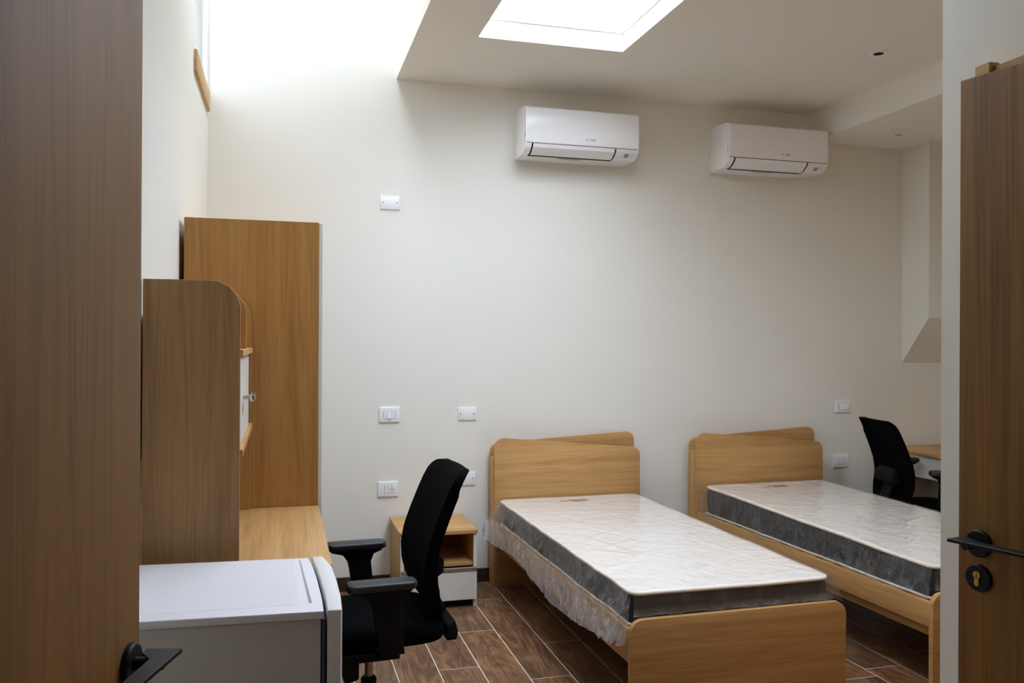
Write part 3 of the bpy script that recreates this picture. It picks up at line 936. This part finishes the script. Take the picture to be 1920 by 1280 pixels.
def mattress(label, cx, rz, x0, x1, y0, y1, zb, zt, seed, left_flare, lift):
    t = thing('mattress', label, 'mattress', (cx, 3.022, 0), rz, 'new mattresses in plastic')
    nx, ny = 28, 56
    def top_z(x, y):
        return zt + lift*(y-y0)/(y1-y0) + 0.003*nz(x*2.2+seed, y*2.2) + 0.0008*nz(x*7, y*9+seed)
    def edge_in(y, s):
        return 0.010*nz(y*3.1+seed*2, s) + 0.006*nz(y*8+seed, s*3)
    def grid(fn, nu, nv):
        bm = bmesh.new()
        vs = [[bm.verts.new(fn(i/nu, j/nv)) for j in range(nv+1)] for i in range(nu+1)]
        for i in range(nu):
            for j in range(nv):
                bm.faces.new((vs[i][j], vs[i+1][j], vs[i+1][j+1], vs[i][j+1]))
        return bm
    def xl(y): return x0 + edge_in(y, 0.0)
    def xr(y): return x1 + edge_in(y, 5.0)
    # perimeter of the mattress seen from above, counter-clockwise
    per = []
    rc = 0.045
    def corner(cx_, cy_, a0):
        return [(cx_+rc*math.cos(a0+k*PI/10), cy_+rc*math.sin(a0+k*PI/10)) for k in range(6)]
    per += corner(x0+rc, y0+rc, PI)
    for k in range(1, 20): per.append((x0+rc+(x1-x0-2*rc)*k/20, y0+0.004*nz(k*0.4, seed)))
    per += corner(x1-rc, y0+rc, 1.5*PI)
    for k in range(1, 40):
        y = y0+rc+(y1-y0-2*rc)*k/40; per.append((xr(y), y))
    per += corner(x1-rc, y1-rc, 0)
    for k in range(1, 20): per.append((x1-rc-(x1-x0-2*rc)*k/20, y1))
    per += corner(x0+rc, y1-rc, 0.5*PI)
    for k in range(1, 40):
        y = y1-rc-(y1-y0-2*rc)*k/40; per.append((xl(y), y))
    n = len(per)
    ctr = Vector(((x0+x1)/2, (y0+y1)/2))
    def off(i, d):
        a, b = Vector(per[i-1]), Vector(per[(i+1) % n])
        tn = (b-a).normalized()
        nn = Vector((tn.y, -tn.x))
        p = Vector(per[i])
        if nn.dot(p-ctr) < 0: nn = -nn
        return p + nn*d
    # grey side band, slightly bulging and creased
    bm = bmesh.new()
    rows = 9
    rings = []
    for r in range(rows+1):
        f = r/rows
        ring = []
        for i in range(n):
            bul = 0.010*math.sin(PI*f) + 0.0035*nz(i*0.45+seed, f*3.0)*math.sin(PI*f)
            p = off(i, bul-0.004)
            z = zb+0.006 + (top_z(p.x, p.y)-0.006-zb-0.006)*f
            ring.append(bm.verts.new((p.x, p.y, z)))
        rings.append(ring)
    for r in range(rows):
        for i in range(n):
            bm.faces.new((rings[r][i], rings[r][(i+1) % n], rings[r+1][(i+1) % n], rings[r+1][i]))
    bm.faces.new(rings[0])
    part('side_band', bm, mat_grey, t, 'dark grey side band', smooth=60)
    # white quilted top, filled from the rim inwards
    bm = bmesh.new()
    prev = None
    steps = [0.0, 0.012, 0.03, 0.06, 0.10] + [0.10+0.90*k/16 for k in range(1, 16)]
    rings = []
    for q, s in enumerate(steps):
        ring = []
        for i in range(n):
            p = off(i, -0.002) if q == 0 else off(i, -0.002).lerp(ctr if False else Vector((ctr.x, max(y0+0.42, min(y1-0.42, per[i][1])))), s)
            z = top_z(p.x, p.y) - (0.006 if q == 0 else (0.0015 if q == 1 else 0.0))
            ring.append(bm.verts.new((p.x, p.y, z)))
        rings.append(ring)
    for r in range(len(rings)-1):
        for i in range(n):
            bm.faces.new((rings[r][i], rings[r][(i+1) % n], rings[r+1][(i+1) % n], rings[r+1][i]))
    bm.faces.new(rings[-1])
    bmesh.ops.triangulate(bm, faces=[f for f in bm.faces if len(f.verts) > 4])
    part('top_panel', bm, mat_white, t, 'cream quilted top', smooth=60)
    for z, rr in ((None, 0.0075), (zb+0.006, 0.0060)):
        bm = bmesh.new()
        path = []
        for i in range(n):
            p = off(i, 0.002)
            path.append((p.x, p.y, (top_z(p.x, p.y)-0.006) if z is None else z))
        sweep(bm, path, rr, 8, closed=True)
        part('piping', bm, mat_pipe, t, 'cream piped edge', smooth=60)
    # small print near the head end, seen through the film
    bm = bmesh.new()
    px, py = x0+0.36, y1-0.135
    for k, (u0, u1, dy) in enumerate(((0.05, 0.17, 0.028), (0.04, 0.18, 0.012), (0.07, 0.15, -0.004), (0.06, 0.16, -0.018))):
        box(bm, px+u0, px+u1, py+dy, py+dy+0.005, top_z(px, py)-0.004, top_z(px+0.1, py)+0.0035)
    part('small_print', bm, print_brown, t)
    bm = bmesh.new()
    for u in (0.0, 0.028):
        prism(bm, [(px+u-0.02, py), (px+u-0.008, py+0.018), (px+u+0.004, py), (px+u-0.008, py+0.008)], 'Z', top_z(px, py)-0.004, top_z(px, py)+0.0035)
    part('print_mark', bm, print_red, t)
    # plastic over the top
    bm = bmesh.new()
    nu, nv = 110, 220
    vs = []
    for i in range(nu+1):
        row = []
        for j in range(nv+1):
            y = y0-0.004 + (y1-y0+0.004)*j/nv
            a, b = xl(y)-0.006, xr(y)+0.006
            x = a + (b-a)*i/nu
            z = top_z(min(max(x, x0), x1), min(max(y, y0), y1)) + 0.0065
            for k, (ax, ay, bx, by, wd, am) in enumerate(((3.0, 1.2, -0.8, 1.6, 0.05, 0.0015), (1.6, -0.9, 0.3, 3.4, 0.04, 0.0012), (1.1, 5.2, 2.0, -1.0, 0.06, 0.0010), (-2.2, 6.5, 3.5, 1.5, 0.05, 0.0010))):
                cr = abs(nz(x*ax+y*ay+seed, x*bx+y*by, 0.3+k*1.7))
                z += am*max(0, wd-cr)/wd
            z += 0.0010*nz(x*18, y*15, seed)
            row.append(bm.verts.new((x, y, z)))
        vs.append(row)
    for i in range(nu):
        for j in range(nv):
            bm.faces.new((vs[i][j], vs[i+1][j], vs[i+1][j+1], vs[i][j+1]))
    part('plastic_top_sheet', bm, film, t, 'clear wrinkled plastic film', smooth=180)
    # hanging side sheets: (name, point along the edge, drop profile)
    def sheet(name, pt, nrm, drop, nu, nv, mat, crumple=0.0):
        bm = bmesh.new()
        vs = []
        for i in range(nu+1):
            s = i/nu
            p, nn = Vector(pt(s)), Vector(nrm)
            top = top_z(min(max(p.x, x0), x1), min(max(p.y, y0), y1)) + 0.006
            zl, fl = drop(s)
            col = []
            for j in range(nv+1):
                f = j/nv
                fold = (0.010*nz(s*11+seed+f*0.8, f*1.3, 2.0) + 0.007*max(0, 0.16-abs(nz(s*16+f*2.2, f*1.5+seed, 4.0)))/0.16) * min(1, f*2.5)
                fold *= 1 + crumple*max(0, (s-0.80)/0.20)
                d = 0.008 + fl*(f**1.2) + max(-0.004, fold)
                z = top + (zl-top)*f
                q = p + nn*d
                col.append(bm.verts.new((q.x, q.y, z)))
            vs.append(col)
        for i in range(nu):
            for j in range(nv):
                bm.faces.new((vs[i][j], vs[i+1][j], vs[i+1][j+1], vs[i][j+1]))
        part(name, bm, mat, t, 'loose clear plastic film', smooth=180)
    if left_flare:
        def dl(s):
            zl = 0.300 + 0.020*math.sin(s*9+1.0) + 0.012*nz(s*11, 3.3)
            zl += 0.075*max(0, (s-0.90)/0.10)
            if s < 0.06: zl += 0.02
            return zl, 0.062 + 0.018*math.sin(s*7) + 0.03*max(0, (s-0.9)/0.1) + 0.02*max(0, (0.1-s)/0.1)
        sheet('plastic_side_sheet', lambda s: (xl(y0+(y1-y0)*s)-0.004, y0-0.004+(y1-y0+0.008)*s), (-1, 0), dl, 220, 20, film_loose, 2.0)
    else:
        def dl(s):
            return 0.408 + 0.006*nz(s*15, 1.0) - 0.0*s, 0.020 + 0.012*max(0, (s-0.93)/0.07) + 0.006*math.sin(s*13)
        sheet('plastic_side_sheet', lambda s: (xl(y0+(y1-y0)*s)-0.004, y0-0.004+(y1-y0+0.008)*s), (-1, 0), dl, 150, 12, film_side)
    sheet('plastic_side_sheet', lambda s: (xr(y0+(y1-y0)*s)+0.004, y0-0.004+(y1-y0+0.008)*s), (1, 0),
          lambda s: (0.425+0.03*math.sin(s*6)*0.3, 0.018+0.035*max(0, (0.10-s)/0.10)), 100, 10, film_side)
    sheet('plastic_foot_sheet', lambda s: (x0-0.004+(x1-x0+0.008)*s, y0-0.004), (0, -1),
          lambda s: (0.446, 0.006), 80, 10, film_foot)
    # gathered ear of plastic at the near left corner
    if left_flare:
        bm = bmesh.new()
        A = Vector((x0-0.010, y0-0.006, zt-0.004))
        nu, nv = 14, 12
        vs = []
        for i in range(nu+1):
            a = -0.35 + 1.5*i/nu
            col = []
            for j in range(nv+1):
                f = j/nv
                ln = 0.19 + 0.03*nz(i*0.6, 2.2)
                d = Vector((-math.cos(a)*0.42, -math.sin(a)*0.30+0.12, -0.82)).normalized()
                side = 0.016*math.sin(i*2.1)*f
                p = A + d*ln*f + Vector((side, side*0.5, 0))
                col.append(bm.verts.new(p))
            vs.append(col)
        for i in range(nu):
            for j in range(nv):
                bm.faces.new((vs[i][j], vs[i+1][j], vs[i+1][j+1], vs[i][j+1]))
        part('plastic_corner_fold', bm, film_loose, t, 'gathered plastic at the corner', smooth=180)
    return t
mattress('plastic-wrapped mattress on the near bed, loose film hanging down its left side', 1.803, R(0.85), -0.466, 0.440, 0.042, 2.005, 0.399, 0.535, 1.3, True, 0.010)
mattress('plastic-wrapped mattress on the far right bed, film pulled tight along its dark side', 3.208, R(1.5), -0.452, 0.440, 0.042, 1.995, 0.399, 0.548, 4.7, False, 0.032)

# ------------------------------------------------------------------ office chairs
def make_chair(label, x, y, rz, group):
    """Local frame: +x is the way the sitter faces, origin on the floor under the gas lift."""
    t = thing('office_chair', label, 'office chair', (x, y, 0), rz, group)
    # seat cushion with a rounded, waterfall front
    bm = bmesh.new()
    nu, nv = 26, 24
    def sx_edge(v):
        return 1.0
    L0, L1, HW = -0.262, 0.262, 0.245
    def outline(k, n):
        a = 2*PI*k/n
        c, s = math.cos(a), math.sin(a)
        ex = 0.36
        return (L0+L1)/2 + (L1-L0)/2*math.copysign(abs(c)**ex, c), HW*math.copysign(abs(s)**ex, s)*(1-0.08*(c < 0)*abs(c))
    n = 56
    prof = [(0.55, 0.412), (0.90, 0.412), (0.985, 0.420), (1.0, 0.444), (0.985, 0.470), (0.93, 0.485), (0.80, 0.492), (0.5, 0.488), (0.2, 0.485)]
    rings = []
    for sc, z in prof:
        ring = []
        for k in range(n):
            ox, oy = outline(k, n)
            fx = ox*sc
            zz = z - (0.030*max(0, (fx-0.14)/0.125)**2 if z > 0.43 else 0.012*max(0, (fx-0.14)/0.125))
            ring.append(bm.verts.new((fx, oy*sc, zz)))
        rings.append(ring)
    for r in range(len(rings)-1):
        for k in range(n):
            bm.faces.new((rings[r][k], rings[r][(k+1) % n], rings[r+1][(k+1) % n], rings[r+1][k]))
    bm.faces.new(rings[0][::-1]); bm.faces.new(rings[-1])
    part('seat', bm, black_fab, t, smooth=60)
    # mechanism under the seat
    bm = BM()
    box(bm, -0.13, 0.12, -0.075, 0.075, 0.36, 0.411, 0.012)
    prism(bm, rounded([(-0.16, 0.318), (-0.075, 0.305), (-0.065, 0.40), (-0.16, 0.40)], 0.02, 5), 'Y', -0.24, -0.16, 0.004)
    prism(bm, rounded([(0.075, 0.325), (0.125, 0.315), (0.150, 0.41), (0.075, 0.41)], 0.012, 5), 'Y', -0.255, -0.20, 0.004)
    prism(bm, rounded([(0.075, 0.325), (0.125, 0.315), (0.150, 0.41), (0.075, 0.41)], 0.012, 5), 'Y', 0.20, 0.255, 0.004)
    box(bm, -0.05, 0.10, -0.25, 0.25, 0.380, 0.411, 0.006)
    part('mechanism', bm, black_pl, t)
    bm = BM(); tube(bm, (0, 0, 0.205), (0, 0, 0.385), 0.0155); part('gas_lift', bm, steel, t, 'dark steel gas lift')
    bm = BM(); lathe(bm, [(0.022, 0.075), (0.030, 0.08), (0.030, 0.228), (0.024, 0.236)], (0, 0, 0), 'Z', 28); part('lift_cover', bm, black_pl, t)
    for k in range(5):
        a = R(18+72*k)
        c, s = math.cos(a), math.sin(a)
        bm = BM()
        t2 = bmesh.new()
        prof = [(0.02, 0.075, 0.125, 0.028), (0.12, 0.078, 0.118, 0.024), (0.22, 0.070, 0.098, 0.019), (0.295, 0.058, 0.080, 0.015)]
        rr = []
        for r, za, zb_, hw in prof:
            rr.append([t2.verts.new((r*c - s*q*hw, r*s + c*q*hw, z)) for q, z in ((-1, za), (1, za), (0.75, zb_), (-0.75, zb_))])
        for i in range(3):
            for j in range(4):
                t2.faces.new((rr[i][j], rr[i][(j+1) % 4], rr[i+1][(j+1) % 4], rr[i+1][j]))
        t2.faces.new(rr[0][::-1]); t2.faces.new(rr[-1])
        merge(bm, t2)
        part('base_arm', bm, black_pl, t)
        bm = BM()
        for sd in (-1, 1):
            p = Vector((0.280*c - s*sd*0.013, 0.280*s + c*sd*0.013, 0.0275))
            q = p + Vector((-s*sd, c*sd, 0))*0.018
            tube(bm, p, q, 0.0275, seg=22)
        tube(bm, (0.280*c, 0.280*s, 0.03), (0.280*c, 0.280*s, 0.062), 0.009)
        part('caster', bm, black_pl, t)
    # back rest: side profile (height, distance behind the lift), bowed in plan, rounded corners
    prof = [(0.470, 0.252), (0.505, 0.228), (0.550, 0.202), (0.620, 0.180), (0.690, 0.176), (0.760, 0.188), (0.830, 0.212), (0.900, 0.240), (0.960, 0.266), (1.000, 0.288), (1.020, 0.304), (1.035, 0.322)]
    def back_d(z):
        for (za, da), (zb_, db) in zip(prof, prof[1:]):
            if z <= zb_:
                return da + (db-da)*(z-za)/(zb_-za)
        return prof[-1][1]
    def half_w(z):
        w_ = 0.222
        if z > 0.985:
            u_ = (z-0.985)/0.05
            w_ -= 0.050*(1-math.sqrt(max(0, 1-u_*u_)))
        if z < 0.56:
            w_ -= 0.075*((0.56-z)/0.09)**1.8
        return w_ - 0.012*max(0, (z-0.7)/0.34)
    bm = bmesh.new()
    nz_, ny_ = 40, 26
    zs = [0.470+0.565*(1-(1-i/nz_)**1.7) for i in range(nz_+1)]
    front, rear = [], []
    for z in zs:
        fr_, rr_ = [], []
        for j in range(ny_+1):
            q = -1+2*j/ny_
            yv = half_w(z)*q
            d = back_d(z) - 0.014*(q*q) + 0.004
            fr_.append(bm.verts.new((-d, yv, z)))
            th = 0.018 + 0.030*min(1, max(0, (abs(q)-0.72)/0.2)) * min(1, max(0, (z-0.50)/0.1)) * (1-0.8*min(1, max(0, (z-0.94)/0.09))) + 0.014*max(0, (z-0.97)/0.065)
            rr_.append(bm.verts.new((-d-th, yv*1.0, z)))
        front.append(fr_); rear.append(rr_)
    for g_ in (front, rear):
        for i in range(nz_):
            for j in range(ny_):
                bm.faces.new((g_[i][j], g_[i+1][j], g_[i+1][j+1], g_[i][j+1]))
    for i in range(nz_):
        for j in (0, ny_):
            bm.faces.new((front[i][j], front[i+1][j], rear[i+1][j], rear[i][j]))
    for j in range(ny_):
        for i in (0, nz_):
            bm.faces.new((front[i][j], front[i][j+1], rear[i][j+1], rear[i][j]))
    part('backrest', bm, black_fab, t, smooth=60)
    # lumbar block and spine behind the back, running down under the seat
    bm = BM()
    prism(bm, rounded([(-0.195, 0.630), (-0.195, 0.725), (-0.238, 0.722), (-0.268, 0.690), (-0.266, 0.640), (-0.240, 0.622)], 0.008, 4), 'Y', -0.115, 0.115, 0.006)
    part('lumbar_support', bm, black_pl, t)
    bm = BM()
    sp = [(-0.225, 0.72), (-0.232, 0.60), (-0.258, 0.545), (-0.288, 0.49), (-0.305, 0.435), (-0.298, 0.405), (-0.265, 0.385), (-0.10, 0.380),
          (-0.10, 0.418), (-0.225, 0.428), (-0.246, 0.450), (-0.240, 0.495), (-0.225, 0.545), (-0.208, 0.60), (-0.205, 0.72)]
    prism(bm, sp, 'Y', -0.055, 0.055, 0.004)
    prism(bm, [(-0.298, 0.405), (-0.305, 0.435), (-0.292, 0.478), (-0.262, 0.46), (-0.262, 0.405)], 'Y', -0.19, 0.19, 0.006)
    part('spine', bm, black_pl, t)
    # T-shaped armrests
    for sd in (-1, 1):
        yc = sd*0.305
        bm = BM()
        pts = [(0.014, 0.425), (-0.074, 0.425), (-0.058, 0.56), (-0.054, 0.60), (-0.066, 0.632), (-0.100, 0.645), (-0.100, 0.655),
               (0.110, 0.655), (0.110, 0.645), (0.062, 0.632), (0.040, 0.60), (0.032, 0.56)]
        prism(bm, pts, 'Y', yc-0.021, yc+0.021, 0.004)
        box(bm, -0.060, 0.015, min(sd*0.20, yc), max(sd*0.20, yc), 0.402, 0.428, 0.004)
        ar = part('armrest', bm, black_pl, t)
        bm = BM()
        prism(bm, rounded([(-0.118, yc-0.042), (0.130, yc-0.046), (0.130, yc+0.046), (-0.118, yc+0.042)], 0.03, 6), 'Z', 0.654, 0.682, 0.009, 3)
        part('arm_pad', bm, arm_pl, ar, 'charcoal arm pad', smooth=50)
    return t
g = 'black mesh office chairs'
ch = make_chair('black mesh office chair in front of the left desk, beside the nightstand', 0.330, 3.255, PI+R(3.5), g)
ch2 = dup(ch, (4.030, 4.560, 0), R(-13), 'black mesh office chair behind the far bed, facing the right-hand desk')
for c in ch2.children:
    if c.name.startswith('armrest'):
        c.scale.z = 1.09          # arms of this one are set higher

# ------------------------------------------------------------------ right-hand desk
t = thing('desk', 'oak-topped desk at the right wall, behind the white wall edge', 'desk', (4.54, 4.40, 0))
ox, oy = 4.54, 4.40
bm = BM(); box(bm, 4.255-ox, 4.806-ox, 3.70-oy, 5.18-oy, 0.752, 0.780, 0.002); part('desktop', bm, oakY, t)
for a in (3.71, 5.15):
    bm = BM(); box(bm, 4.30-ox, 4.80-ox, a-oy, a+0.022-oy, 0, 0.752, 0.001, 1); part('side_panel', bm, lacquer, t)
bm = BM(); box(bm, 4.268-ox, 4.286-ox, 3.735-oy, 5.148-oy, 0.600, 0.751, 0.001, 1); part('apron', bm, lacquer, t, 'pale panel below the front edge')
bm = BM(); box(bm, 4.62-ox, 4.64-ox, 3.732-oy, 5.15-oy, 0.25, 0.752, 0.001, 1); part('modesty_panel', bm, lacquer, t, 'white panel under the desktop')
